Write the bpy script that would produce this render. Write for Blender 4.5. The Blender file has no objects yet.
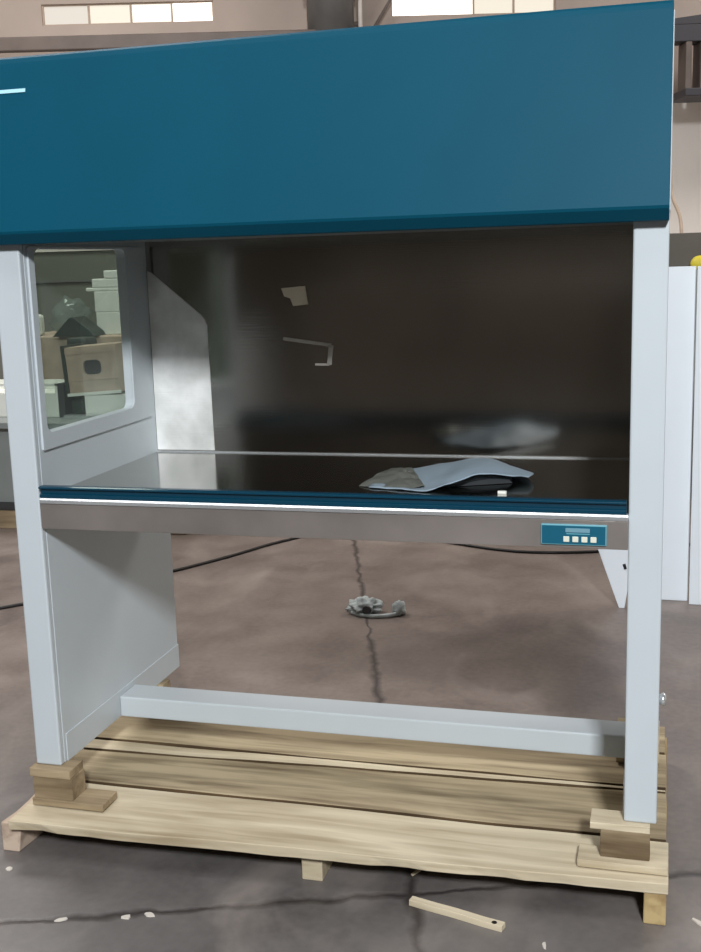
import bpy, bmesh, math, random
from mathutils import Vector, Matrix, noise
random.seed(7)
C = bpy.context.scene.collection
PI = math.pi

# ------------------------------------------------------------------ materials
def srgb(r, g, b):
    f = lambda c: (c/255/12.92) if c/255 <= .04045 else ((c/255+.055)/1.055)**2.4
    return (f(r), f(g), f(b), 1)

def mat(name, col, rough=.5, metal=0, spec=.5, vary=.06, vscale=6, stretch=(1, 1, 1), bump=0, bscale=60, bstretch=(1, 1, 1), coat=0):
    m = bpy.data.materials.new(name); m.use_nodes = True
    nt = m.node_tree; N = nt.nodes; L = nt.links
    b = N['Principled BSDF']
    b.inputs['Roughness'].default_value = rough
    b.inputs['Metallic'].default_value = metal
    b.inputs['Specular IOR Level'].default_value = spec
    b.inputs['Coat Weight'].default_value = coat
    tc = N.new('ShaderNodeTexCoord')
    mp = N.new('ShaderNodeMapping'); mp.inputs['Scale'].default_value = stretch
    L.new(tc.outputs['Object'], mp.inputs['Vector'])
    n = N.new('ShaderNodeTexNoise'); n.inputs['Scale'].default_value = vscale; n.inputs['Detail'].default_value = 5
    L.new(mp.outputs['Vector'], n.inputs['Vector'])
    r = N.new('ShaderNodeValToRGB')
    r.color_ramp.elements[0].position = .3; r.color_ramp.elements[1].position = .7
    lo = [max(0, c*(1-vary)) for c in col[:3]]+[1]; hi = [min(1, c*(1+vary)) for c in col[:3]]+[1]
    r.color_ramp.elements[0].color = lo; r.color_ramp.elements[1].color = hi
    L.new(n.outputs['Fac'], r.inputs['Fac']); L.new(r.outputs['Color'], b.inputs['Base Color'])
    if bump:
        mp2 = N.new('ShaderNodeMapping'); mp2.inputs['Scale'].default_value = bstretch
        L.new(tc.outputs['Object'], mp2.inputs['Vector'])
        n2 = N.new('ShaderNodeTexNoise'); n2.inputs['Scale'].default_value = bscale; n2.inputs['Detail'].default_value = 3
        L.new(mp2.outputs['Vector'], n2.inputs['Vector'])
        bp = N.new('ShaderNodeBump'); bp.inputs['Strength'].default_value = bump; bp.inputs['Distance'].default_value = .002
        L.new(n2.outputs['Fac'], bp.inputs['Height']); L.new(bp.outputs['Normal'], b.inputs['Normal'])
    return m

def wood(name, light, dark, axis=0, knots=True):
    m = bpy.data.materials.new(name); m.use_nodes = True
    nt = m.node_tree; N = nt.nodes; L = nt.links; b = N['Principled BSDF']
    b.inputs['Roughness'].default_value = .75; b.inputs['Specular IOR Level'].default_value = .2
    tc = N.new('ShaderNodeTexCoord'); oi = N.new('ShaderNodeObjectInfo')
    add = N.new('ShaderNodeVectorMath'); add.operation = 'MULTIPLY_ADD'
    add.inputs[1].default_value = (1, 1, 1)
    L.new(tc.outputs['Object'], add.inputs[0])
    sc = N.new('ShaderNodeVectorMath'); sc.operation = 'SCALE'; sc.inputs['Scale'].default_value = 37
    cb = N.new('ShaderNodeCombineXYZ')
    for k in range(3): L.new(oi.outputs['Random'], cb.inputs[k])
    L.new(cb.outputs[0], sc.inputs[0]); L.new(sc.outputs[0], add.inputs[2])
    def nz(scale, st, det, dist=0):
        mp = N.new('ShaderNodeMapping'); mp.inputs['Scale'].default_value = st
        L.new(add.outputs[0], mp.inputs['Vector'])
        n = N.new('ShaderNodeTexNoise'); n.inputs['Scale'].default_value = scale; n.inputs['Detail'].default_value = det
        n.inputs['Distortion'].default_value = dist
        L.new(mp.outputs['Vector'], n.inputs['Vector']); return n
    st = [1, 1, 1]; st[axis] = .07; st2 = [1, 1, 1]; st2[axis] = .22
    g = nz(38, st, 6, .6); s = nz(9, st2, 4, .4)
    r = N.new('ShaderNodeValToRGB'); e = r.color_ramp.elements
    e[0].position = .33; e[0].color = dark; e[1].position = .62; e[1].color = light
    mx = N.new('ShaderNodeMath'); mx.operation = 'MULTIPLY_ADD'; mx.inputs[1].default_value = .45
    m2 = N.new('ShaderNodeMath'); m2.operation = 'MULTIPLY'; m2.inputs[1].default_value = .6
    L.new(s.outputs['Fac'], m2.inputs[0]); L.new(g.outputs['Fac'], mx.inputs[0]); L.new(m2.outputs[0], mx.inputs[2])
    L.new(mx.outputs[0], r.inputs['Fac'])
    L.new(r.outputs['Color'], b.inputs['Base Color'])
    bp = N.new('ShaderNodeBump'); bp.inputs['Strength'].default_value = .35; bp.inputs['Distance'].default_value = .002
    L.new(g.outputs['Fac'], bp.inputs['Height']); L.new(bp.outputs['Normal'], b.inputs['Normal'])
    return m

def emit(name, col, strength):
    m = bpy.data.materials.new(name); m.use_nodes = True
    b = m.node_tree.nodes['Principled BSDF']
    b.inputs['Base Color'].default_value = (.1, .1, .1, 1)
    b.inputs['Emission Color'].default_value = col; b.inputs['Emission Strength'].default_value = strength
    return m

def glass(name, tint, fac):
    # thin pane: mostly clear, a little mirror, a little dust
    m = bpy.data.materials.new(name); m.use_nodes = True
    nt = m.node_tree; N = nt.nodes; L = nt.links
    N.remove(N['Principled BSDF']); out = N['Material Output']
    t = N.new('ShaderNodeBsdfTransparent'); t.inputs[0].default_value = tint
    g = N.new('ShaderNodeBsdfGlossy'); g.inputs['Roughness'].default_value = .03; g.inputs['Color'].default_value = (.9, .95, .95, 1)
    d = N.new('ShaderNodeBsdfDiffuse'); d.inputs['Color'].default_value = (.55, .62, .6, 1)
    m1 = N.new('ShaderNodeMixShader'); m2 = N.new('ShaderNodeMixShader')
    m1.inputs['Fac'].default_value = .05; L.new(t.outputs[0], m1.inputs[1]); L.new(g.outputs[0], m1.inputs[2])
    m2.inputs['Fac'].default_value = fac
    L.new(m1.outputs[0], m2.inputs[1]); L.new(d.outputs[0], m2.inputs[2]); L.new(m2.outputs[0], out.inputs['Surface'])
    return m

def steel(name, col, rough, bump, bs, bstretch, diff=0.0, spec_var=.12):
    m = mat(name, col, rough, 1, .5, spec_var, 3, (1, 1, 1), bump, bs, bstretch)
    m.node_tree.nodes['Principled BSDF'].inputs['Metallic'].default_value = 1-diff
    return m

M = {}
M['white'] = mat('white_powder_coat', srgb(189, 197, 202), .38, vary=.02)
M['hood'] = mat('blue_powder_coat', srgb(7, 71, 92), .5, spec=.1, vary=.05, vscale=2.5)
M['rail'] = mat('blue_rail_enamel', srgb(10, 56, 76), .22, vary=.03)
M['steel_back'] = steel('brushed_steel_back', srgb(178, 174, 168), .13, .03, 500, (.02, 1, 1))
M['steel_top'] = steel('brushed_steel_top', srgb(170, 168, 162), .12, .02, 500, (.02, 1, 1))
M['steel_front'] = steel('brushed_steel_apron', srgb(176, 167, 162), .32, .12, 500, (.02, 1, 1), .28, .25)
M['light_patch'] = steel('light_patch_steel', srgb(228, 230, 226), .4, .3, 420, (.02, 1, 1), .8, .32)  # pale colour stands in for a patch of light on the back wall
M['light_patch'].node_tree.nodes['Noise Texture'].inputs['Scale'].default_value = 7
M['steel_edge'] = steel('polished_steel_edge', srgb(225, 228, 230), .25, 0, 1, (1, 1, 1), .25)
M['glass'] = glass('tinted_side_glass', (.70, .76, .72, 1), .05)
M['wood'] = wood('pale_pine', srgb(212, 200, 174), srgb(158, 142, 116))
M['wood_worn'] = wood('worn_pine', srgb(188, 172, 142), srgb(92, 76, 56))
M['wood_block'] = wood('weathered_block', srgb(164, 146, 118), srgb(92, 76, 56))
M['gap_shade'] = wood('gap_shade_edge', srgb(96, 78, 56), srgb(48, 38, 28))  # dark brown paints the shade in the gaps between deck boards
M['marking'] = mat('pale_grey_marking', srgb(190, 184, 176), .7)  # pale grey tone of the faint outline on the back wall
M['scrap'] = mat('beige_patch_tone', srgb(232, 218, 196), .8)  # flat beige tone of the small patch on the back wall
M['wood_end'] = wood('runner_pine', srgb(184, 162, 118), srgb(130, 104, 70), 1)
M['wood_pink'] = wood('splintered_runner', srgb(196, 176, 158), srgb(128, 104, 88), 1)
M['teal'] = mat('teal_panel_film', srgb(8, 86, 110), .4, vary=.03)
M['tealpale'] = mat('pale_teal_border', srgb(96, 158, 172), .4)
M['button'] = mat('cream_button', srgb(214, 216, 200), .5)
M['display'] = mat('grey_display', srgb(110, 150, 165), .2)
M['badge'] = mat('pale_badge', srgb(170, 215, 230), .4)
M['black'] = mat('black_rubber', srgb(24, 22, 22), .5)
M['machine'] = mat('machine_paint', srgb(92, 86, 78), .6, vary=.3, vscale=2)
M['dark'] = mat('dark_grey_paint', srgb(58, 58, 60), .5)
M['darkgreen'] = mat('dark_green_paint', srgb(44, 52, 48), .5)
M['panelwhite'] = mat('white_sheet_panel', srgb(222, 229, 236), .4, vary=.015)
M['paper'] = mat('white_paper', srgb(225, 226, 218), .8, bump=.3, bscale=30)
M['brownbox'] = mat('brown_board', srgb(176, 156, 138), .8, vary=.15, vscale=12)
M['film'] = mat('silver_plastic_film', srgb(142, 158, 170), .6, spec=.15, bump=.3, bscale=30)
M['film'].node_tree.nodes['Principled BSDF'].inputs['Coat Weight'].default_value = 0
M['filmend'] = mat('olive_film', srgb(104, 106, 100), .35, bump=.4, bscale=40)
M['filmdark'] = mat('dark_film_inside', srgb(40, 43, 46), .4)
M['rag'] = mat('grey_rag', srgb(170, 178, 178), .8, vary=.35, vscale=25, bump=.6, bscale=80)
M['chip'] = mat('pale_flake', srgb(205, 198, 188), .9)
M['wall'] = mat('beige_plaster', srgb(174, 159, 149), .9, vary=.10, vscale=1.3)
M['dado'] = mat('cream_plaster', srgb(226, 218, 210), .9, vary=.05, vscale=1.5)
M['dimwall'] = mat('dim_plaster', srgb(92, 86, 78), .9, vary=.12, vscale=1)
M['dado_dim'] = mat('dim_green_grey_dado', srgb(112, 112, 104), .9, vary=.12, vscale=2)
M['ceil'] = mat('ceiling_paint', srgb(120, 114, 108), .9)
M['beam'] = mat('grey_steel_beam', srgb(96, 84, 78), .55, vary=.15, vscale=5)
M['beamdark'] = mat('dark_steel_beam', srgb(48, 46, 52), .55, vary=.12, vscale=5)
M['duct'] = mat('galvanised_duct', srgb(108, 106, 104), .5, metal=.3, vary=.1, vscale=6)
M['yellow'] = mat('yellow_plastic', srgb(214, 196, 60), .5)
M['grey'] = mat('grey_steel_paint', srgb(128, 134, 132), .5, vary=.05)
M['bag'] = glass('clear_plastic_bag', (.75, .78, .76, 1), .16)

def floor_mat():
    m = bpy.data.materials.new('worn_concrete'); m.use_nodes = True
    nt = m.node_tree; N = nt.nodes; L = nt.links; b = N['Principled BSDF']
    geo = N.new('ShaderNodeNewGeometry'); sep = N.new('ShaderNodeSeparateXYZ')
    L.new(geo.outputs['Position'], sep.inputs[0])
    def noise_(s, d=6, dist=0.0, st=(1, 1, 1)):
        mp = N.new('ShaderNodeMapping'); mp.inputs['Scale'].default_value = st
        L.new(geo.outputs['Position'], mp.inputs['Vector'])
        n = N.new('ShaderNodeTexNoise'); n.inputs['Scale'].default_value = s; n.inputs['Detail'].default_value = d
        n.inputs['Distortion'].default_value = dist; L.new(mp.outputs[0], n.inputs['Vector']); return n.outputs['Fac']
    def M_(op, a, c=None, e=None):
        x = N.new('ShaderNodeMath'); x.operation = op
        for i, q in enumerate((a, c, e)):
            if q is None: continue
            if isinstance(q, (int, float)): x.inputs[i].default_value = q
            else: L.new(q, x.inputs[i])
        return x.outputs[0]
    big = noise_(.9, 4, .5); mid = noise_(5, 6, .4); fine = noise_(45, 5)
    r = N.new('ShaderNodeValToRGB'); e = r.color_ramp.elements
    e[0].position = .37; e[0].color = srgb(96, 84, 80); e[1].position = .63; e[1].color = srgb(142, 130, 122)
    mixv = M_('ADD', M_('MULTIPLY', big, .55), M_('ADD', M_('MULTIPLY', mid, .3), M_('MULTIPLY', fine, .15)))
    L.new(mixv, r.inputs['Fac'])
    # greyer concrete nearer the pallet's front side, browner further in
    r2 = N.new('ShaderNodeMix'); r2.data_type = 'RGBA'
    g = N.new('ShaderNodeMapRange'); g.inputs['From Min'].default_value = .9; g.inputs['From Max'].default_value = -.2
    L.new(M_('ADD', sep.outputs['Y'], M_('MULTIPLY', M_('SUBTRACT', big, .5), 1.5)), g.inputs['Value'])
    r3 = N.new('ShaderNodeValToRGB'); e = r3.color_ramp.elements
    e[0].position = .36; e[0].color = srgb(80, 76, 75); e[1].position = .64; e[1].color = srgb(116, 112, 110)
    L.new(mixv, r3.inputs['Fac'])
    L.new(g.outputs[0], r2.inputs[0]); L.new(r.outputs[0], r2.inputs[6]); L.new(r3.outputs[0], r2.inputs[7])
    # slab joints: a crack running away from the camera and one across, both with ragged edges
    wob = M_('MULTIPLY', M_('SUBTRACT', noise_(11, 8), .5), .05)
    # x + .3135*y = .9515
    d1 = M_('ABSOLUTE', M_('ADD', M_('MULTIPLY', M_('ADD', sep.outputs['X'], M_('SUBTRACT', M_('MULTIPLY', sep.outputs['Y'], .3135), .9515)), .954), wob))
    # y = -.367 + .363*(x-.107)
    d2 = M_('ABSOLUTE', M_('ADD', M_('MULTIPLY', M_('SUBTRACT', sep.outputs['Y'], M_('SUBTRACT', M_('MULTIPLY', sep.outputs['X'], .363), .4058)), .94), wob))
    wid = M_('MULTIPLY', M_('SUBTRACT', noise_(4.3, 5), .22), .062)
    def line(d, w):
        a = N.new('ShaderNodeMapRange'); L.new(d, a.inputs['Value']); L.new(w, a.inputs['From Min'])
        L.new(M_('MULTIPLY', w, .1), a.inputs['From Max']); a.inputs['To Min'].default_value = 0; a.inputs['To Max'].default_value = 1
        return a.outputs[0]
    c1 = line(d1, wid); c2 = line(d2, M_('MULTIPLY', wid, .85)); crack = M_('MAXIMUM', c1, c2)
    mc = N.new('ShaderNodeMix'); mc.data_type = 'RGBA'
    L.new(M_('MULTIPLY', crack, .8), mc.inputs[0]); L.new(r2.outputs[2], mc.inputs[6]); mc.inputs[7].default_value = srgb(42, 36, 35)
    # pale scuffs
    sc = N.new('ShaderNodeMapRange'); L.new(noise_(2.4, 9, 1.2, (1, .55, 1)), sc.inputs['Value'])
    sc.inputs['From Min'].default_value = .54; sc.inputs['From Max'].default_value = .8; sc.inputs['To Max'].default_value = .5
    ms = N.new('ShaderNodeMix'); ms.data_type = 'RGBA'
    L.new(sc.outputs[0], ms.inputs[0]); L.new(mc.outputs[2], ms.inputs[6]); ms.inputs[7].default_value = srgb(165, 154, 146)
    L.new(ms.outputs[2], b.inputs['Base Color'])
    rr = N.new('ShaderNodeMapRange'); L.new(mid, rr.inputs['Value']); rr.inputs['To Min'].default_value = .32; rr.inputs['To Max'].default_value = .62
    L.new(rr.outputs[0], b.inputs['Roughness']); b.inputs['Specular IOR Level'].default_value = .45
    bp = N.new('ShaderNodeBump'); bp.inputs['Strength'].default_value = .35; bp.inputs['Distance'].default_value = .006
    L.new(M_('SUBTRACT', M_('MULTIPLY', mid, .5), crack), bp.inputs['Height']); L.new(bp.outputs['Normal'], b.inputs['Normal'])
    return m
M['floor'] = floor_mat()

# ------------------------------------------------------------------ mesh helpers
def fin(name, bm, m, parent=None, bevel=0, smooth=False, seg=2):
    bmesh.ops.recalc_face_normals(bm, faces=bm.faces)
    me = bpy.data.meshes.new(name); bm.to_mesh(me); bm.free()
    o = bpy.data.objects.new(name, me); C.objects.link(o)
    me.materials.append(M[m] if isinstance(m, str) else m)
    if parent: o.parent = parent
    if smooth:
        for p in me.polygons: p.use_smooth = True
    if bevel:
        b = o.modifiers.new('bevel', 'BEVEL'); b.width = bevel; b.segments = seg; b.limit_method = 'ANGLE'; b.angle_limit = .6
    return o

def box(bm, x0, x1, y0, y1, z0, z1):
    vs = [bm.verts.new((x, y, z)) for z in (z0, z1) for y in (y0, y1) for x in (x0, x1)]
    for f in ((0, 1, 3, 2), (4, 6, 7, 5), (0, 4, 5, 1), (2, 3, 7, 6), (0, 2, 6, 4), (1, 5, 7, 3)):
        bm.faces.new([vs[i] for i in f])
    return vs

def bx(name, dims, m, parent=None, bevel=.002, kind=None, seg=2):
    """box mesh whose origin sits at its base centre"""
    x0, x1, y0, y1, z0, z1 = dims
    bm = bmesh.new(); cx, cy = (x0+x1)/2, (y0+y1)/2
    box(bm, x0-cx, x1-cx, y0-cy, y1-cy, 0, z1-z0)
    o = fin(name, bm, m, parent, bevel, seg=seg); o.location = (cx, cy, z0)
    return o

def prism(pts, a0, a1, axis, holes=None):
    """extrude polygon pts (2-D) along axis from a0 to a1"""
    bm = bmesh.new()
    def mk(p, a):
        if axis == 0: return (a, p[0], p[1])
        if axis == 1: return (p[0], a, p[1])
        return (p[0], p[1], a)
    A = [bm.verts.new(mk(p, a0)) for p in pts]; B = [bm.verts.new(mk(p, a1)) for p in pts]
    n = len(pts)
    bm.faces.new(A); bm.faces.new(B[::-1])
    for i in range(n): bm.faces.new([A[i], A[(i+1) % n], B[(i+1) % n], B[i]])
    return bm

def ring(outer, inner, a0, a1, axis):
    """plate with a hole; outer and inner loops share their point count"""
    bm = bmesh.new()
    def mk(p, a): return (a, p[0], p[1]) if axis == 0 else ((p[0], a, p[1]) if axis == 1 else (p[0], p[1], a))
    n = len(outer)
    R = [[bm.verts.new(mk(p, a)) for p in L_] for L_ in (outer, inner) for a in (a0, a1)]
    oa, ob, ia, ib = R
    for i in range(n):
        j = (i+1) % n
        bm.faces.new([oa[i], oa[j], ia[j], ia[i]]); bm.faces.new([ob[i], ib[i], ib[j], ob[j]])
        bm.faces.new([oa[i], ob[i], ob[j], oa[j]]); bm.faces.new([ia[i], ia[j], ib[j], ib[i]])
    return bm

def rrect(y0, y1, z0, z1, r, n=4):
    pts = []
    for cy, cz, a in ((y1-r, z1-r, 0), (y0+r, z1-r, 90), (y0+r, z0+r, 180), (y1-r, z0+r, 270)):
        for k in range(n+1):
            t = math.radians(a+90*k/n); pts.append((cy+r*math.cos(t), cz+r*math.sin(t)))
    return pts

def tube(pts, r, seg=8, closed_ends=True, smooth=True):
    bm = bmesh.new(); P = [Vector(p) for p in pts]; rings = []
    rr = r if isinstance(r, (list, tuple)) else [r]*len(P)
    for i, p in enumerate(P):
        t = (P[min(i+1, len(P)-1)]-P[max(i-1, 0)]).normalized()
        a = t.cross(Vector((0, 0, 1)))
        if a.length < .01: a = t.cross(Vector((1, 0, 0)))
        a.normalize(); b = t.cross(a)
        rings.append([bm.verts.new(p+a*math.cos(2*PI*k/seg)*rr[i]+b*math.sin(2*PI*k/seg)*rr[i]) for k in range(seg)])
    for i in range(len(P)-1):
        for k in range(seg):
            bm.faces.new([rings[i][k], rings[i][(k+1) % seg], rings[i+1][(k+1) % seg], rings[i+1][k]])
    bm.faces.new(rings[0][::-1]); bm.faces.new(rings[-1])
    return bm

def catmull(pts, n=10):
    P = [Vector(p) for p in pts]; out = []
    for i in range(len(P)-1):
        p0, p1, p2, p3 = P[max(i-1, 0)], P[i], P[i+1], P[min(i+2, len(P)-1)]
        for k in range(n):
            t = k/n
            out.append(.5*((2*p1)+(p2-p0)*t+(2*p0-5*p1+4*p2-p3)*t*t+(3*p1-p0-3*p2+p3)*t**3))
    out.append(P[-1]); return out

def empty(name, loc, rz=0):
    o = bpy.data.objects.new(name, None); C.objects.link(o); o.location = loc; o.rotation_euler.z = rz
    o.empty_display_size = .1; return o

def tag(o, label, cat, group=None, kind=None):
    if label: o['label'] = label
    if cat: o['category'] = cat
    if group: o['group'] = group
    if kind: o['kind'] = kind
    return o

def struct(o, label=None, cat=None):
    o['kind'] = 'structure'
    if label: o['label'] = label
    if cat: o['category'] = cat
    return o

# ------------------------------------------------------------------ building frame (turned 17 degrees to the bench)
TH = math.radians(17); REF = Vector((-2.204, 7.064, 0))
UX = Vector((math.cos(TH), math.sin(TH), 0)); NN = Vector((-math.sin(TH), math.cos(TH), 0))
def RW(u, off, z): return REF+UX*u-NN*off+Vector((0, 0, z))
def rbox(name, u0, u1, o0, o1, z0, z1, m, parent=None, bevel=0):
    """box in the building's frame: u along the rear wall, o the distance out from it"""
    bm = bmesh.new(); box(bm, u0-(u0+u1)/2, u1-(u0+u1)/2, -(o1-o0)/2, (o1-o0)/2, 0, z1-z0)
    o = fin(name, bm, m, None, bevel); c = RW((u0+u1)/2, (o0+o1)/2, z0)
    if parent:
        o.parent = parent; o.location = parent.matrix_basis.inverted() @ c if False else (c-parent.location); 
        o.location = Matrix.Rotation(-parent.rotation_euler.z, 3, 'Z') @ (c-parent.location)
        o.rotation_euler.z = TH-parent.rotation_euler.z
    else:
        o.location = c; o.rotation_euler.z = TH
    return o

U0, U1, OFF, H = -5.5, 9.5, 14.2, 5.2
struct(rbox('floor', U0, U1, 0, OFF, -.1, 0, 'floor'), 'worn grey brown concrete workshop floor with cracked slab joints', 'floor')
struct(rbox('ceiling', U0, U1, 0, OFF, H, H+.1, 'ceil'))
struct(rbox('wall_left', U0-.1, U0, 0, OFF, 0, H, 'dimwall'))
struct(rbox('wall_right', U1, U1+.1, 0, OFF, 0, H, 'dado'))

# rear wall with two high window openings
W1 = (-1.425, 0.0, 3.41, 3.575); W2 = (1.483, 2.874, 3.41, 3.75)
bm = bmesh.new()
def wseg(u0, u1, z0, z1): box(bm, u0, u1, 0, .2, z0, z1)
wseg(U0, W1[0], 0, H); wseg(W1[1], W2[0], 0, H); wseg(W2[1], U1, 0, H)
wseg(W1[0], W1[1], 0, W1[2]); wseg(W1[0], W1[1], W1[3], H); wseg(W2[0], W2[1], 0, W2[2]); wseg(W2[0], W2[1], W2[3], H)
o = fin('wall_back', bm, 'wall'); o.location = REF; o.rotation_euler.z = TH
struct(o, 'beige plaster rear wall of the workshop with high windows', 'wall')
struct(rbox('trim_1', 3.0, U1, 0, .02, .0, 2.66, 'dado'), 'cream painted lower part of the rear wall on the right', 'wall')
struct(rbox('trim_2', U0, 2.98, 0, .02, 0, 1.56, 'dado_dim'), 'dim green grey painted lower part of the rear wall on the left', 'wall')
struct(rbox('trim_3', U0, 2.98, .0, .05, 1.562, 1.60, 'dado'), 'thin pale ledge above the dim lower wall', 'trim')
tag(rbox('wall_conduit', -4.5, 2.9, .022, .045, 1.30, 1.318, 'duct'), 'thin pale conduit running level along the dim lower rear wall', 'pipe')
def window(name, W, muls, mats, first, label):
    root = empty(name, RW((W[0]+W[1])/2, 0, W[2]), TH); struct(root, label, 'window')
    cu = (W[0]+W[1])/2
    def lb(nm, u0, u1, y0, y1, z0, z1, m):
        b_ = bmesh.new(); box(b_, u0-cu, u1-cu, y0, y1, z0-W[2], z1-W[2]); return fin(nm, b_, m, root)
    fb = bmesh.new()
    for (a, b_, c, d) in ((W[0], W[1], W[2], W[2]+.010), (W[0], W[1], W[3]-.010, W[3]), (W[0], W[0]+.014, W[2]+.010, W[3]-.010), (W[1]-.014, W[1], W[2]+.010, W[3]-.010)):
        box(fb, a-cu, b_-cu, .02, .07, c-W[2], d-W[2])
    for q in muls: box(fb, q-.008-cu, q+.008-cu, .02, .07, .010, W[3]-W[2]-.010)
    fin('window_frame', fb, 'brownbox', root)
    ed = [W[0]+.014]+list(muls)+[W[1]-.014]
    for i in range(len(ed)-1):
        lb('window_pane', ed[i]+(.008 if i else 0), ed[i+1]-(.008 if i < len(ed)-2 else 0), .04, .05, W[2]+.010, W[3]-.010, mats[i])
P1 = emit('overcast_pane', (1.0, .90, .78, 1), .68); P2 = emit('bright_pane', (1.0, .90, .74, 1), .85); P3 = emit('blown_pane', (1.0, .97, .9, 1), 3)
P4 = emit('pale_pane', (1.0, .94, .82, 1), 1.15)
window('window_1', W1, [-1.04, -.69, -.348], [P1, P2, P4, P3], 0, 'long low four-pane window high on the rear wall at upper left')
window('window_2', W2, [2.18, 2.52], [P3, P2, P2], 0, 'bright daylight window high on the rear wall above the blue hood')

# crane beam along the rear wall, left and right
t = rbox('steel_beam', U0+.02, 1.4, .36, .44, 3.135, 3.245, 'beam', bevel=.01)
tag(t, 'long grey steel beam running along the rear wall beneath the upper left window', 'beam')
bb = empty('roof_truss', RW(4.6, .55, 2.6), TH); tag(bb, 'dark grey steel bracket frame on the right wall beside the blue hood top', 'beam')
def rb(nm, u0, u1, o0, o1, z0, z1, m): return rbox(nm, u0, u1, o0, o1, z0, z1, m, bb, .006)
rb('top_beam', 3.3, 8.5, .45, .65, 3.04, 3.17, 'beamdark')
rb('back_plate', 3.98, 5.2, .42, .46, 2.66, 3.0, 'beamdark')
rb('lower_flange', 3.72, 5.2, .42, .85, 2.60, 2.66, 'beamdark')
rb('upright', 3.78, 3.83, .45, .65, 2.66, 3.04, 'beam')
rb('upright', 3.90, 3.97, .45, .65, 2.66, 3.04, 'beam')
bmx = prism([(3.3, 3.172), (3.9, 3.172), (3.94, 3.26), (3.90, 3.24)], -.1, .1, 1)
o = fin('gusset', bmx, 'beamdark', bb); o.location = (-4.6, 0, -2.6)

dk = empty('ventilation_duct', RW(.97, .3, 2.9), TH); tag(dk, 'round grey metal duct rising up the rear wall between the windows', 'duct')
o = fin('pipe', tube([(0, 0, .2), (0, 0, 1.6)], .19, 20), 'duct', dk, smooth=True)
o = fin('collar', tube([(0, 0, .62), (0, 0, .7)], .215, 20), 'beamdark', dk, smooth=True)
o = fin('bracket_strip', tube([(.24, -.02, .1), (.24, -.02, 1.6)], .018, 8), 'dado', dk, smooth=True)
o = fin('wall_bracket', tube([(-.19, .0, .4), (.24, .0, .4), (.24, .3, .4)], .02, 8), 'beam', dk)
o = fin('stay_rod', tube([tuple(RW(1.1, .12, 2.95)), tuple(RW(1.56, .12, 3.65))], .013, 8), 'beam')
tag(o, 'thin diagonal metal rod on the rear wall beside the round duct', 'rod')

# ------------------------------------------------------------------ front (camera side) wall: dark, seen only mirrored in the steel
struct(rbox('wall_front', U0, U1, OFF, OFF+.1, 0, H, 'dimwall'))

# ------------------------------------------------------------------ CLEAN BENCH
ZB = .2; W = 1.5; P = .069; D = .665; D2 = .72; zs = .609; zt = .712; zf = .682; HB = 1.272; HT = 1.672
root = empty('clean_bench', (0, 0, ZB))
tag(root, 'large white clean bench with blue hood and steel work chamber on a wooden pallet', 'clean bench')

def part(name, bm, m, bevel=.002, smooth=False, parent=None, label=None):
    o = fin(name, bm, m, parent or root, bevel, smooth)
    if label: o['label'] = label
    return o

# side panels: upper (with the glazed opening) and lower, as one pressed side each
def side(x0, x1, glazed):
    outer_u = rrect(0.02, D2, zs, 1.29, .0005)
    wy0, wy1, wz0, wz1 = .055, .525, .83, 1.262
    inner = rrect(wy0, wy1, wz0, wz1, .022)
    if glazed:
        part('side_panel', ring(outer_u, inner, x1-.022, x1, 0), 'white', .001)
    else:
        part('side_panel', prism([(0.02, zs), (D2, zs), (D2, 1.29), (0.02, 1.29)], x0, x1, 0), 'white')
    part('lower_side_panel', prism([(0.02, 0), (D2, 0), (D2, zs), (0.02, zs)], x0, x1, 0), 'white')
side(0, P, True); side(W-P, W, False)
# raised window surround and glass on the left side
wf = part('window_frame', ring(rrect(.03, .63, .79, 1.268, .004), rrect(.055, .525, .83, 1.262, .022), P, P+.006, 0), 'white', .0015)
gl = part('window_glass', prism(rrect(.05, .530, .825, 1.267, .02), P-.026, P-.0225, 0), 'glass', 0, parent=wf, label='tinted side window glass')
# front posts, slightly proud of the sides, with a folded radius
for x0, x1 in ((0, P), (W-P, W)):
    part('corner_post', prism([(x0, 0), (x1, 0), (x1, .02), (x0, .02)], 0, HB+.004, 2), 'white', .004)
# inner base rails along both sides and the cross bar
part('base_rail', prism([(.03, 0), (D2, 0), (D2, .073), (.03, .073)], P, P+.003, 0), 'white')
part('base_rail', prism([(.03, 0), (D2, 0), (D2, .073), (.03, .073)], W-P-.003, W-P, 0), 'white')
part('cross_bar', prism([(.32, 0), (.415, 0), (.415, .058), (.32, .058)], P+.003, W-P-.003, 0), 'white', .004)
# chamber
part('back_panel', prism([(D, zf), (D+.02, zf), (D+.02, 1.288), (D, 1.288)], P, W-P, 0), 'steel_back', 0, label='brushed stainless steel back wall of the chamber')
part('light_patch_plate', prism([(P+.002, zf+.006), (.249, zf+.006), (.246, 1.045), (.240, 1.062), (.230, 1.075), (.085, 1.196), (P+.002, 1.202)], D-.0025, D-.0005, 1), 'light_patch', 0,  # added plate, cut to the outline of the light patch on the steel
     label='added pale plate with a cut corner, standing in for the light patch at the left of the back wall')
part('back_seam', prism([(D-.007, zf), (D-.0005, zf), (D-.0005, zf+.0035), (D-.007, zf+.0035)], P, W-P, 0), 'steel_edge', 0, label='thin bright seam along the back of the work surface')
part('work_surface', prism([(.012, zf-.02), (D+.02, zf-.02), (D+.02, zf), (.012, zf)], P, W-P, 0), 'steel_top', .001, label='polished stainless steel work surface')
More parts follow.
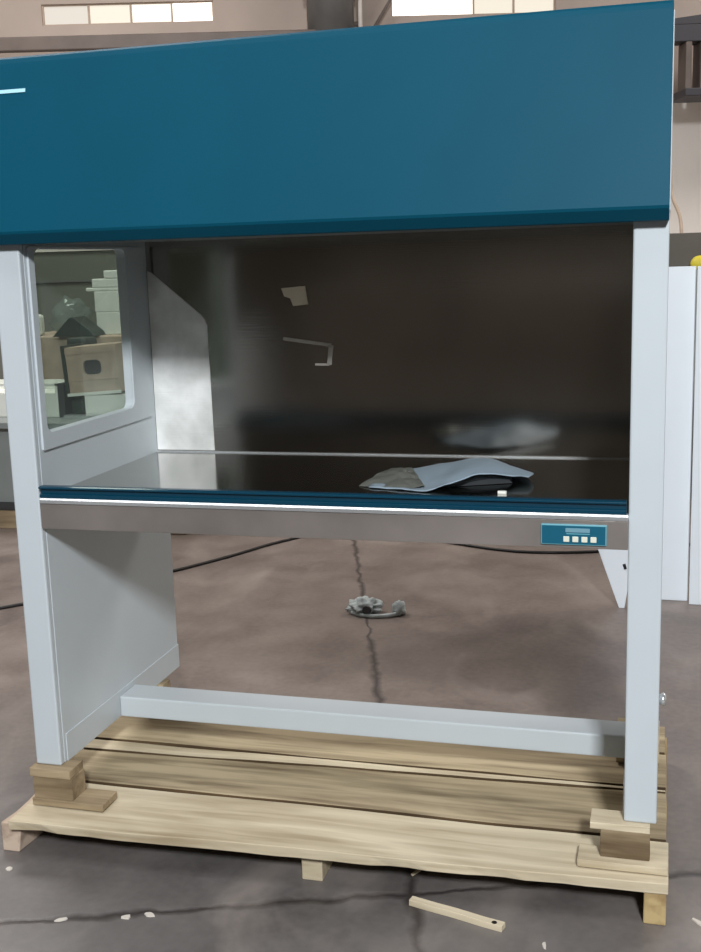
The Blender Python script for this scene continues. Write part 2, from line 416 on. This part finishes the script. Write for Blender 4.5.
# apron: folded steel front with a bright upper edge
part('front_apron', prism([(-.006, zs), (.0, zs-.001), (.035, zs-.001), (.035, zs+.01), (.012, zs+.012), (.012, zf-.012), (-.006, zf-.012)], P+.004, W-P, 0), 'steel_front', .0015)
part('apron_edge', prism([(-.010, zf-.011), (.012, zf-.011), (.012, zf+.0015), (-.006, zf+.0015), (-.010, zf-.003)], P+.006, W-P, 0), 'steel_edge', .0005, label='bright folded steel edge above the apron')
part('under_tray', prism([(.035, zs), (D, zs), (D, zs+.03), (.035, zs+.03)], P, W-P, 0), 'steel_front', .001)
# blue sash rail: rounded bar with a groove
pr = [(-.007, zf+.002), (.016, zf+.002), (.016, zt-.002), (.010, zt), (-.004, zt), (-.010, zt-.002), (-.010, zt-.006), (-.002, zt-.009), (-.001, zt-.017), (-.007, zt-.020)]
part('sash_rail', prism(pr, P+.006, W-P-.004, 0), 'rail', .0008, label='glossy dark blue rail along the front of the work surface')
# hood
hp = [(-.028, HB), (.02, HB), (.02, HB+.002), (.10, HT+.008), (.10, HT+.016), (.055, HT+.016), (.046, HT+.010), (.042, HT), (-.048, HB+.036), (-.050, HB+.028), (-.048, HB+.022)]
part('hood', prism(hp, -.004, W-.001, 0), 'hood', .003, label='long blue sloping hood across the top front')
part('hood_badge', prism([(.0238, 1.606), (.0258, 1.614), (.0290, 1.614), (.0270, 1.606)], .02, .104, 0), 'badge', 0, label='pale line of the badge at the left end of the hood')
part('upper_housing', prism([(.022, 1.2905), (D2, 1.2905), (D2, HT+.008), (.10, HT+.008)], 0.0, W+.0012, 0), 'white', .003)
part('housing_top', prism([(.101, HT+.008), (D2, HT+.008), (D2, HT+.014), (.101, HT+.0205)], .03, W-.03, 0), 'white', .002)
part('air_diffuser', prism([(.024, 1.282), (D, 1.282), (D, 1.290), (.024, 1.290)], P, W-P, 0), 'grey', 0, label='grey filter grille in the chamber roof')
PW = [(0.471, 1.144), (0.54, 1.149), (0.547, 1.099), (0.504, 1.095), (0.496, 1.116), (0.479, 1.122)]
TO = [(0.471, 1.006), (0.609, 0.986), (0.602, 0.933), (0.561, 0.934)]
# small beige patch and a faint grey outline, thin pieces on the steel back wall (positions read off the wall's own plane)
pw = prism(PW, D-.002, D-.0006, 1)
sc_ = fin('beige_patch', pw, 'scrap', None); sc_.location = (0, 0, ZB); tag(sc_, 'small beige patch on the steel back wall near its top left', 'paper')  # flat beige patch; whether it is a paper scrap is open
tf = empty('faint_outline', (TO[0][0], D-.001, ZB+TO[0][1])); tag(tf, 'faint grey outline on the steel back wall below the beige patch', 'marking')
def strip(a, b_, w):
    dx, dz = b_[0]-a[0], b_[1]-a[1]; L_ = math.hypot(dx, dz); nx, nz = -dz/L_*w/2, dx/L_*w/2
    q = [(a[0]+nx, a[1]+nz), (b_[0]+nx, b_[1]+nz), (b_[0]-nx, b_[1]-nz), (a[0]-nx, a[1]-nz)]
    o_ = fin('outline_strip', prism([(x-TO[0][0], z-TO[0][1]) for x, z in q], -.0008, .0003, 1), 'marking', tf)
strip(TO[0], TO[1], .009); strip(TO[1], TO[2], .013); strip(TO[2], TO[3], .006)
# small fittings
part('socket', prism([(.40, .74), (.47, .74), (.47, .80), (.40, .80)], W-P-.012, W-P, 0), 'white', .002)
part('levelling_foot', tube([(W-.03, .68, -.012), (W-.03, .68, .0)], .02, 12), 'steel_edge', 0)
part('side_knob', tube([(W, .60, .05), (W+.010, .60, .05), (W+.018, .60, .05)], [.012, .019, .014], 12), 'steel_edge', 0, True, label='small bright knob on the right outer side')
# control panel
cp = part('control_panel', prism([(1.253, .617), (1.388, .617), (1.388, .661), (1.253, .661)], -.012, -.006, 1), 'tealpale', .0015, label='small teal control panel with pale border on the steel apron')
part('panel_face', prism([(1.2555, .6195), (1.3855, .6195), (1.3855, .6580), (1.2555, .6580)], -.0128, -.012, 1), 'teal', 0, parent=cp)
part('display', prism([(1.304, .6445), (1.354, .6445), (1.354, .6535), (1.304, .6535)], -.0140, -.0128, 1), 'display', .0004, parent=cp)
part('display_line', prism([(1.306, .6405), (1.354, .6405), (1.354, .6425), (1.306, .6425)], -.0134, -.0128, 1), 'tealpale', 0, parent=cp)
for bxx in (1.306, 1.3245, 1.3430, 1.3615):
    part('button', prism([(bxx-.0062, .624), (bxx+.0062, .624), (bxx+.0062, .636), (bxx-.0062, .636)], -.0150, -.0128, 1), 'button', .001, parent=cp)

# ------------------------------------------------------------------ plastic film bag lying on the work surface
def film():
    r = empty('plastic_film', (1.0, .38, ZB+zf)); tag(r, 'crumpled silver plastic film sheet lying on the steel work surface', 'plastic sheet')
    ctrl = [  # rows front -> back, columns left -> right : x, y, z
        [(-.19, -.19, .004), (-.10, -.21, .004), (-.03, -.225, .003), (.04, -.19, .035), (.10, -.14, .050), (.17, -.10, .034), (.21, -.10, .030)],
        [(-.19, -.08, .006), (-.10, -.10, .012), (-.03, -.10, .020), (.03, -.06, .052), (.09, -.02, .062), (.16, -.01, .040), (.215, -.03, .026)],
        [(-.16, .03, .004), (-.09, .04, .020), (-.02, .06, .034), (.03, .08, .048), (.08, .08, .048), (.14, .06, .030), (.19, .03, .012)],
        [(-.10, .12, .003), (-.05, .16, .008), (.0, .20, .010), (.03, .21, .012), (.06, .19, .010), (.10, .15, .006), (.14, .11, .003)]]
    bm = bmesh.new(); nu, nv = 30, 18
    def cr(P_, t):
        n = len(P_)-1; i = min(int(t*n), n-1); f = t*n-i
        p0, p1, p2, p3 = [Vector(P_[max(0, min(n, k))]) for k in (i-1, i, i+1, i+2)]
        return .5*((2*p1)+(p2-p0)*f+(2*p0-5*p1+4*p2-p3)*f*f+(3*p1-p0-3*p2+p3)*f**3)
    G = []
    for b_ in range(nv+1):
        row = []
        for a in range(nu+1):
            q = cr([cr(rw, a/nu) for rw in ctrl], b_/nv)
            q.x *= .92; q.y *= .92; q.z *= .62; q.z += .004*noise.noise(q*22)+.0015*noise.noise(q*70); q.z = max(q.z, .0015)
            row.append(bm.verts.new(q))
        G.append(row)
    for b_ in range(nv):
        for a in range(nu): bm.faces.new([G[b_][a], G[b_][a+1], G[b_+1][a+1], G[b_+1][a]])
    o = fin('film_sheet', bm, 'film', r, smooth=True)
    s = o.modifiers.new('s', 'SOLIDIFY'); s.thickness = .0012; s.offset = 1
    # dark folded-in underside, showing below the raised right lip, and the crumpled left end
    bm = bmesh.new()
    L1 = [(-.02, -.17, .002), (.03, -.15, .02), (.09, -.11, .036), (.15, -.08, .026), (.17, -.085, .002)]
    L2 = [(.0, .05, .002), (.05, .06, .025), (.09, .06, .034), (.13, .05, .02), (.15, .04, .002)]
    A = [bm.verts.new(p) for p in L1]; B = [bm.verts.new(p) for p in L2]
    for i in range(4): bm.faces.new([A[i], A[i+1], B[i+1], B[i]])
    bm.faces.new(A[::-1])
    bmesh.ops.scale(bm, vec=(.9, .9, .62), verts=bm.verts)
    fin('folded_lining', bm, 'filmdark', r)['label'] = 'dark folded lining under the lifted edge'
    bm = bmesh.new()
    pts = [(-.215, -.17, .001), (-.19, -.08, .018), (-.17, .0, .024), (-.12, .03, .022), (-.09, -.06, .022), (-.04, -.19, .012), (-.10, -.20, .001)]
    V = [bm.verts.new(p) for p in pts]; c = bm.verts.new((-.14, -.08, .034))
    for i in range(len(V)): bm.faces.new([V[i], V[(i+1) % len(V)], c])
    bmesh.ops.subdivide_edges(bm, edges=bm.edges, cuts=4, use_grid_fill=True)
    for v_ in bm.verts: v_.co.z = max(.001, v_.co.z*.75+.006*noise.noise(v_.co*35)); v_.co.x *= .95; v_.co.y *= .92
    fin('crumpled_end', bm, 'filmend', r)['label'] = 'crumpled olive grey end of the film'
film()
o = bx('screw_packet', (1.135, 1.155, .18, .19, ZB+zf, ZB+zf+.006), 'paper', bevel=.001)
tag(o, 'tiny white scrap on the steel work surface beside the silver plastic film', 'scrap')

# ------------------------------------------------------------------ PALLET
pal = empty('pallet', (.76, .34, 0)); tag(pal, 'long pale pine pallet of wide boards on the concrete floor under the clean bench', 'pallet')
def board(y0, y1, y0r, y1r, x0, x1, z0, z1, m, seed, name='deck_board', label=None):
    """board running along x, edges slightly wavy; y0r/y1r are the edges at the right end"""
    bm = bmesh.new(); n = 36; rows = []
    for i in range(n+1):
        t = i/n; x = x0+(x1-x0)*t; w = .0035
        a = y0+(y0r-y0)*t+w*noise.noise(Vector((x*5, seed, 0))); b_ = y1+(y1r-y1)*t+w*noise.noise(Vector((x*5, seed+9, 0)))
        dz = .003*noise.noise(Vector((x*2.2, seed+3, 1)))
        ew = max(0, noise.noise(Vector((x*9, 4, 4))))*.013 if seed == 1 else 0
        rows.append([bm.verts.new((x-.76, yy-.34, zz)) for yy, zz in ((a+ew, z0+ew*.25), (b_, z0), (b_, z1+dz), (a, z1+dz))])
    for i in range(n):
        for k in range(4): bm.faces.new([rows[i][k], rows[i][(k+1) % 4], rows[i+1][(k+1) % 4], rows[i+1][k]])
    bm.faces.new(rows[0][::-1]); bm.faces.new(rows[-1])
    o = fin(name, bm, m, pal, .002)
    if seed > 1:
        o.data.materials.append(M['gap_shade'])  # long edges take the painted gap shade
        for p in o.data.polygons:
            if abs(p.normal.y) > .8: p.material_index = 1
    if label: o['label'] = label
    return o
ZT = .1; ZU = .076
board(-.112, .118, -.066, .114, -.022, 1.527, ZU, ZT, 'wood', 1)
board(.131, .304, .127, .360, -.05, 1.522, ZU, ZT, 'wood_worn', 2)
board(.319, .378, .373, .382, -.05, 1.520, ZU, ZT-.001, 'wood', 3)
board(.389, .585, .390, .585, -.06, 1.521, ZU, ZT, 'wood_worn', 4)
board(.598, .765, .594, .765, -.07, 1.518, ZU, ZT+.003, 'wood_worn', 5)
def runner(x0, x1, y0, seed, m='wood_end', rough=0):
    bm = bmesh.new(); ys = [y0+(.76-y0)*k/14 for k in range(15)]; R = []
    for j, y in enumerate(ys):
        rr = []
        for (x, z) in ((x0, 0), (x1, 0), (x1, ZU), (x0, ZU), ):
            dx = (.0025+rough)*noise.noise(Vector((x*40, y*9, seed+z*30)))
            rr.append(bm.verts.new((x+dx-.76, y-.34, z)))
        R.append(rr)
    for j in range(14):
        for k in range(4): bm.faces.new([R[j][k], R[j][(k+1) % 4], R[j+1][(k+1) % 4], R[j+1][k]])
    bm.faces.new(R[0][::-1]); bm.faces.new(R[-1])
    return fin('runner', bm, m, pal, .003)
runner(-.066, -.010, -.080, 3, 'wood_pink', .016)
runner(.706, .757, -.05, 5, 'wood')
runner(1.477, 1.523, -.062, 7)

# loose timber packing between pallet and bench feet
def timber(name, dims, m, label, group=None, rz=0, cat='wood block'):
    x0, x1, y0, y1, z0, z1 = dims; cx, cy = (x0+x1)/2, (y0+y1)/2
    bm = bmesh.new(); box(bm, x0-cx, x1-cx, y0-cy, y1-cy, 0, z1-z0)
    bmesh.ops.subdivide_edges(bm, edges=bm.edges, cuts=3, use_grid_fill=True)
    for v_ in bm.verts:
        if .001 < v_.co.z < z1-z0-.001:
            q = noise.noise_vector((v_.co+Vector((cx, cy, z0)))*18)*.0022; v_.co.x += q.x; v_.co.y += q.y
    o = fin(name, bm, m, None, .0015); o.location = (cx, cy, z0); o.rotation_euler.z = rz
    return tag(o, label, cat, group)
timber('packing_board', (-.004, .190, -.028, .052, ZT+.003, .1205), 'wood_block', 'flat wooden board on the pallet at its front left, under the dark block', cat='board')
timber('packing_block', (.0, .107, -.022, .045, .1205, .178), 'wood_block', 'dark weathered wooden block below the left front post of the bench')
timber('packing_shim', (-.006, .105, -.026, .045, .178, .2), 'wood_block', 'thin wooden shim directly under the left front post', cat='shim')
timber('packing_board', (1.335, 1.526, -.038, .030, ZT+.003, .1205), 'wood', 'flat wooden board on the pallet at its front right corner', cat='board')
timber('packing_block', (1.383, 1.487, -.016, .040, .1205, .184), 'wood_block', 'brown wooden block below the right front post of the bench')
timber('packing_shim', (1.360, 1.487, -.016, .050, .184, .1995), 'wood', 'thin pale wooden shim directly under the right front post', cat='shim')
timber('packing_block', (.025, .088, .560, .612, ZT+.006, .2), 'wood_worn', 'wooden block at the rear left foot of the bench, beyond the cross bar')
timber('packing_block', (1.395, 1.503, .500, .576, ZT+.006, .2), 'wood_worn', 'wooden block at the rear right foot of the bench, beyond the cross bar')

# ------------------------------------------------------------------ things on the floor
def stick(name, a, b, w, h, m, label):
    a = Vector(a); b = Vector(b); L_ = (b-a).length; bm = bmesh.new(); n = 10; R = []
    for i in range(n+1):
        x = L_*i/n; q = .0025*noise.noise(Vector((x*14, 2, 0)))
        R.append([bm.verts.new((x, yy+q, zz)) for yy, zz in ((-w/2, 0), (w/2, 0), (w/2*.8, h), (-w/2*.9, h))])
    for i in range(n):
        for k in range(4): bm.faces.new([R[i][k], R[i][(k+1) % 4], R[i+1][(k+1) % 4], R[i+1][k]])
    bm.faces.new(R[0][::-1]); bm.faces.new(R[-1])
    o = fin(name, bm, m, None, .001); o.location = a
    o.rotation_euler.z = math.atan2(b.y-a.y, b.x-a.x)
    o.rotation_euler.y = -math.atan2(b.z-a.z, math.hypot(b.x-a.x, b.y-a.y))
    return tag(o, label, 'wood strip')
st = stick('wood_lath', (.975, -.092, .0), (1.19, -.150, .0), .022, .014, 'wood', 'pale narrow wooden lath lying on the floor in front of the pallet')
kn = fin('knot_hole', tube([(.203, -.004, .0135), (.203, -.004, .0148)], .006, 10), 'black', st)
kn['label'] = 'dark knot near the end of the lath'
stick('wood_splinter', (.952, .02, .0), (1.0, .07, .02), .008, .005, 'wood', 'short pale wood splinter poking out from beneath the pallet edge')

cab = [(-2.2, .9, .006), (-1.6, 1.35, .006), (-1.21, 1.726, .006), (-1.0, 1.98, .006), (-.716, 2.394, .006), (-.543, 2.70, .006), (-.40, 3.0, .006), (-.2, 3.25, .006), (.15, 3.28, .006), (.499, 3.115, .006), (.737, 3.02, .006), (.932, 3.00, .006), (1.202, 3.06, .006), (1.6, 3.25, .006), (2.3, 3.3, .006)]
tag(fin('power_cable', tube([tuple(p) for p in catmull(cab, 8)], .0075, 8), 'black', smooth=True), 'long dark power cable curving across the floor behind the clean bench', 'cable')

def rag():
    r = empty('crumpled_wrapper', (.38, 1.95, 0)); tag(r, 'crumpled whitish wrapper lying on the floor crack behind the bench', 'litter')
    bm = bmesh.new(); bmesh.ops.create_icosphere(bm, subdivisions=4, radius=1)
    for v_ in bm.verts:
        d = 1+.45*noise.noise(v_.co*2.3)+.25*noise.noise(v_.co*6)
        v_.co = Vector((v_.co.x*.065*d-.045, v_.co.y*.055*d, max(0, (v_.co.z*.034*d)+.026)))
    fin('wrapper_body', bm, 'rag', r, smooth=True)
    bm = bmesh.new(); bmesh.ops.create_icosphere(bm, subdivisions=3, radius=1)
    for v_ in bm.verts:
        d = 1+.5*noise.noise(v_.co*3+Vector((5, 0, 0)))
        v_.co = Vector((v_.co.x*.026*d+.10, v_.co.y*.03*d, max(0, v_.co.z*.032*d+.026)))
    fin('wrapper_corner', bm, 'rag', r, smooth=True)
    fin('dark_strip', tube([tuple(p) for p in catmull([(-.09, -.03, .008), (-.03, -.06, .008), (.04, -.055, .008), (.10, -.02, .012), (.115, .01, .03)], 6)], .009, 8), 'rag', r, smooth=True)
    fin('bottle_cap', tube([(-.02, -.062, .03), (-.02, -.05, .03)], .018, 14), 'dark', r)
rag()

def chip(x, y, sx, sy, rz, label):
    bm = bmesh.new(); n = 7
    top = [bm.verts.new((sx*math.cos(2*PI*k/n)*(.7+.5*random.random()), sy*math.sin(2*PI*k/n)*(.7+.5*random.random()), .003)) for k in range(n)]
    bot = [bm.verts.new((v_.co.x*1.05, v_.co.y*1.05, 0)) for v_ in top]
    bm.faces.new(top); bm.faces.new(bot[::-1])
    for k in range(n): bm.faces.new([top[k], bot[k], bot[(k+1) % n], top[(k+1) % n]])
    o = fin('paint_flake', bm, 'chip'); o.location = (x, y, 0); o.rotation_euler.z = rz
    tag(o, label, 'flake', 'pale flakes scattered on the floor')
chip(.0, -.158, .010, .009, 0, 'small pale flake on the floor by the left runner end')
chip(.373, -.285, .011, .008, .3, 'round white flake on the cross crack left of the middle runner')
chip(.235, -.325, .016, .006, .5, 'long pale flake at the left part of the cross crack')
chip(.42, -.265, .012, .007, -.2, 'dull flake on the cross crack, right beside the round white one')
chip(1.60, -.04, .030, .006, -.7, 'long white shaving on the floor at the right of the pallet')
chip(1.28, -.19, .005, .012, .2, 'narrow white flake on the floor right of the lath')
chip(1.49, -.215, .014, .006, 0, 'pale flake on the floor below the right runner end')
chip(1.455, -.195, .010, .005, 0, 'small grey flake on the floor left of the right runner end')

# ------------------------------------------------------------------ white sheet panels standing behind, right
def panel(name, x0, x1, y, lean, h, m, label, rz=0, group=None):
    bm = bmesh.new(); box(bm, 0, x1-x0, 0, .022, 0, h)
    # folded edges
    o = fin(name, bm, m, None, .003); o.location = (x0, y, 0); o.rotation_euler = (lean, 0, rz)
    return tag(o, label, 'panel', group)
panel('sheet_metal_board', 1.40, 1.606, 2.33, -.03, 1.352, 'panelwhite', 'tall narrow white sheet metal panel standing just right of the bench post')
panel('sheet_metal_board', 1.609, 2.05, 2.285, -.03, 1.352, 'panelwhite', 'wide white sheet metal panel standing at the right edge of the photo', -.02)
# tapered side sheet seen under the bench
tp = [(1.045, .60), (1.258, .243+.0), (1.336, .0), (1.358, .0), (1.374, .10), (1.395, .26), (1.395, .60)]
tp = [(1.00, .95), (1.336, .0), (1.358, .0), (1.376, .12), (1.392, .26), (1.392, .95)]
o = fin('tapered_panel', prism([(a-1.35, b) for a, b in tp], -.01, .01, 1), 'panelwhite', None, .002); o.location = (1.35, 2.2, 0)
tag(o, 'tapered white metal side sheet standing behind the bench below the control panel', 'panel')
k = fin('handle_hole', tube([(.004, -.0112, .185), (.010, -.0112, .165)], .006, 10), 'black', o)
k['label'] = 'dark slot in the tapered sheet'
# storage behind the panels
sb = empty('grey_cabinet', (2.1, 4.6, 0)); tag(sb, 'dark grey metal cabinet standing behind the white panels at right', 'cabinet')
def sbx(nm, a, m, bv=.004):
    x0, x1, y0, y1, z0, z1 = a; b_ = bmesh.new(); box(b_, x0-2.1, x1-2.1, y0-4.6, y1-4.6, z0, z1); return fin(nm, b_, m, sb, bv)
sbx('cabinet_body', (1.51, 2.7, 4.35, 4.9, 0, 1.30), 'grey'); sbx('backboard', (1.50, 2.7, 4.55, 4.58, 1.30, 1.51), 'machine')
sbx('cabinet_door', (1.53, 2.09, 4.335, 4.35, .05, 1.27), 'grey'); sbx('cabinet_door', (2.11, 2.68, 4.335, 4.35, .05, 1.27), 'grey')
yb = bmesh.new(); bmesh.ops.create_icosphere(yb, subdivisions=3, radius=1)
for v_ in yb.verts: v_.co = Vector((v_.co.x*.05, v_.co.y*.04, max(-.035, v_.co.z*.045)+.035))
o = fin('yellow_hard_hat', yb, 'yellow', smooth=True); o.location = (1.67, 4.45, 1.302); tag(o, 'small yellow rounded object on top of the grey cabinet', 'container')
o.name = 'yellow_tub'
tag(fin('hanging_hose', tube([tuple(p) for p in catmull([(1.50, 5.45, 1.95), (1.515, 5.4, 1.76), (1.565, 5.3, 1.62), (1.58, 5.2, 1.45), (1.59, 5.1, 1.2), (1.59, 5.1, .02)], 8)], .011, 8), 'brownbox', smooth=True), 'thin beige hose hanging beside the right post in front of the cream wall', 'hose')

# ------------------------------------------------------------------ cluttered workbench seen through the side window, left rear
wb = empty('metal_workbench', (-1.75, 3.5, 0)); tag(wb, 'grey metal workbench on timber skids behind the left side window', 'workbench')
def wbx(nm, a, m, bv=.004):
    x0, x1, y0, y1, z0, z1 = a; b_ = bmesh.new(); box(b_, x0+1.75, x1+1.75, y0-3.5, y1-3.5, z0, z1); return fin(nm, b_, m, wb, bv)
wbx('bench_top', (-3.2, -.95, 3.08, 3.95, .565, .60), 'grey'); wbx('bench_body', (-3.15, -1.0, 3.14, 3.9, .14, .565), 'grey')
wbx('skid', (-3.2, -.95, 3.10, 3.2, .0, .10), 'wood_block'); wbx('skid', (-3.2, -.95, 3.8, 3.9, 0, .10), 'wood_end')
wbx('base_plate', (-3.18, -.97, 3.12, 3.92, .10, .14), 'dark')
zt_ = .60
def local_box(bm, q): box(bm, *q)
# white drawer box with open tray above
r = empty('drawer_box', (-1.98, 3.4, zt_)); tag(r, 'white box with an open tray on top at the left end of the workbench', 'box')
b_ = bmesh.new(); box(b_, -.40, .215, -.10, .12, 0, .135); fin('box_body', b_, 'paper', r, .004)
b_ = bmesh.new(); box(b_, -.40, .215, -.10, -.085, .175, .19); box(b_, -.40, .215, .105, .12, .135, .19); box(b_, .20, .215, -.10, .12, .135, .19); box(b_, -.40, -.385, -.10, .12, .135, .19); fin('tray_rim', b_, 'paper', r, .001)
b_ = bmesh.new(); box(b_, .216, .255, -.10, .12, 0, .19); fin('dark_side', b_, 'dark', r, .002)
# brown board box with dark hole, tilted, resting on a low white case
r = empty('brown_box', (-1.53, 3.40, .725), 0); tag(r, 'tilted brown wooden box with a dark rounded hole in its front', 'box'); r.rotation_euler.y = -.07
r.location.z = .735
o = fin('box_front', ring(rrect(-.155, .155, 0, .262, .004), rrect(-.055, .055, .105, .185, .028), -.10, -.085, 1), 'brownbox', r, .001)
b_ = bmesh.new(); box(b_, -.155, .155, -.085, .14, 0, .262); fin('box_body', b_, 'brownbox', r, .002)
b_ = bmesh.new(); box(b_, -.06, .06, -.0865, -.0852, .10, .19); fin('hole_lining', b_, 'black', r)['label'] = 'dark inside of the hole'
b_ = bmesh.new(); box(b_, -.165, .16, -.115, -.101, -.006, .010); fin('bottom_batten', b_, 'paper', r, .001)['label'] = 'pale batten along the bottom edge'
b_ = bmesh.new(); box(b_, -.155, .155, -.105, -.101, .075, .082); box(b_, -.155, .155, -.105, -.101, .222, .252); fin('face_batten', b_, 'brownbox', r, .001)
b_ = bmesh.new(); box(b_, -.175, -.157, -.11, .14, -.01, .275); fin('side_board', b_, 'darkgreen', r, .001)
tag(bx('white_case', (-1.60, -1.30, 3.30, 3.52, zt_+.02, .728), 'paper', bevel=.004), 'low white case under the tilted brown box', 'case')
tag(bx('steel_tray', (-1.705, -1.24, 3.24, 3.60, zt_, zt_+.02), 'steel_edge', bevel=.002), 'thin bright tray lying on the workbench under the white case', 'tray')
tag(bx('dark_motor', (-1.69, -1.61, 3.30, 3.5, zt_+.02, .70), 'darkgreen', bevel=.015), 'small dark machine part beside the low white case', 'machine part')
tag(bx('green_canister', (-1.86, -1.73, 3.60, 3.75, zt_, 1.02), 'darkgreen', bevel=.02), 'tall dark green canister standing behind the drawer box', 'canister')
# stand behind with heap of white sheets, clear bag and dark cover
tag(bx('storage_crate', (-2.55, -1.45, 4.1, 4.8, 0, 1.0), 'brownbox', bevel=.01), 'brown wooden crate standing behind the workbench', 'crate')
hz = 1.0
specs = [(-1.97, -1.60, .14, 'bottom'), (-1.975, -1.60, .13, 'second'), (-2.03, -1.62, .022, 'thin jutting'), (-1.985, -1.62, .055, 'fourth'), (-1.90, -1.62, .05, 'top')]
for i, (a, b, h, nm) in enumerate(specs):
    lab = {'bottom': 'lowest thick bundle in the stack of white sheets', 'second': 'thick bundle of white sheets second from the bottom of the stack', 'thin jutting': 'thin white sheet jutting out to the left halfway up the stack',
           'fourth': 'white bundle lying on the jutting sheet in the stack', 'top': 'short white bundle on top of the stack'}[nm]
    o = bx('sheet_bundle', (a, b, 4.2, 4.5, hz, hz+h), 'paper', bevel=.006); tag(o, lab, 'sheets', 'stack of white sheets behind the window'); hz += h
bm = bmesh.new(); bmesh.ops.create_uvsphere(bm, u_segments=24, v_segments=14, radius=1)
for v_ in bm.verts:
    d = 1+.35*noise.noise(v_.co*2.2)+.15*noise.noise(v_.co*7); v_.co = Vector((v_.co.x*.13*d, v_.co.y*.10*d, max(-.1, v_.co.z*.12*d)+.1))
o = fin('plastic_bag', bm, 'bag', smooth=True); o.location = (-2.26, 4.40, 1.002); tag(o, 'cloudy clear plastic bag puffed up on the brown crate', 'bag')
bm = prism([(-.17, 0), (.12, 0), (.10, .03), (-.02, .12), (-.05, .115)], -.08, .08, 1)
o = fin('dark_cover', bm, 'darkgreen', None, .004); o.location = (-1.98, 4.02, 1.0); tag(o, 'dark peaked cover in front of the stack of white sheets', 'cover')
o.location.y = 4.108; o.location.x = -2.02
tag(bx('white_bottle', (-2.40, -2.33, 4.13, 4.2, 1.0, 1.135), 'paper', bevel=.02), 'small white bottle at the left end of the brown crate', 'bottle')

# ------------------------------------------------------------------ machines behind the camera that the steel mirrors
tag(bx('tall_locker', (-1.46, -1.05, -3.5, -3.1, 0, .955), 'white', bevel=.01), 'pale grey low locker mirrored dimly in the steel back wall', 'locker')
tag(bx('dark_machine', (-.75, 2.9, -4.2, -3.3, 0, 1.25), 'machine', bevel=.02), 'dark machine housing mirrored in the steel back wall', 'machine')
tag(bx('brown_cupboard', (.35, 1.15, -3.29, -3.20, 0, 1.22), 'machine', bevel=.005), 'brown cupboard mirrored dimly at the right of the steel back wall', 'cupboard')

# ------------------------------------------------------------------ lights
def area(name, loc, target, sx, sy, power, col=(1, 1, 1)):
    l = bpy.data.lights.new(name, 'AREA'); l.shape = 'RECTANGLE'; l.size = sx; l.size_y = sy; l.energy = power; l.color = col
    o = bpy.data.objects.new(name, l); C.objects.link(o); o.location = loc
    o.rotation_euler = (Vector(target)-Vector(loc)).to_track_quat('-Z', 'Y').to_euler(); return o
area('entrance_daylight', (2.85, -6.0, 4.55), (.75, 0, .8), .7, .7, 620, (.95, .98, 1))
area('ceiling_fill', (-2.5, 3.5, 5.1), (-2.5, 3.5, 0), 3, 2, 225, (1, .96, .92))  # this and the next two: soft fill added under the unseen ceiling
area('ceiling_fill', (4.2, 5.5, 5.1), (4.2, 5.5, 0), 3, 2, 190, (1, .96, .92))
area('ceiling_fill', (-.6, -1.2, 5.1), (-.6, -1.2, 0), 4, 2, 85, (.98, .98, 1))
w = bpy.data.worlds.new('World'); bpy.context.scene.world = w; w.use_nodes = True
w.node_tree.nodes['Background'].inputs[0].default_value = (.88, .93, 1, 1); w.node_tree.nodes['Background'].inputs[1].default_value = .3

# ------------------------------------------------------------------ camera
yaw, pit, rol, fpx = -0.273104956, -0.188666428, -0.0305198936, 1137.93674
f = Vector((math.sin(yaw)*math.cos(pit), math.cos(yaw)*math.cos(pit), math.sin(pit)))
r0 = Vector((math.cos(yaw), -math.sin(yaw), 0)); u0 = r0.cross(f)
rv = r0*math.cos(rol)+u0*math.sin(rol); uv = -r0*math.sin(rol)+u0*math.cos(rol)
cam = bpy.data.cameras.new('camera'); co = bpy.data.objects.new('camera', cam); C.objects.link(co)
mw = Matrix((rv, uv, -f)).transposed().to_4x4(); mw.translation = Vector((1.49816546, -2.35341856, 1.41475822)); co.matrix_world = mw
cam.sensor_fit = 'VERTICAL'; cam.sensor_height = 24; cam.lens = 24*fpx/952; cam.clip_start = .05; cam.shift_y = 1.5/952
sc = bpy.context.scene; sc.camera = co
sc.view_settings.view_transform = 'Standard'; sc.view_settings.look = 'None'; sc.view_settings.gamma = 1; sc.view_settings.exposure = 0
try: sc.view_settings.use_curve_mapping = False
except Exception: pass
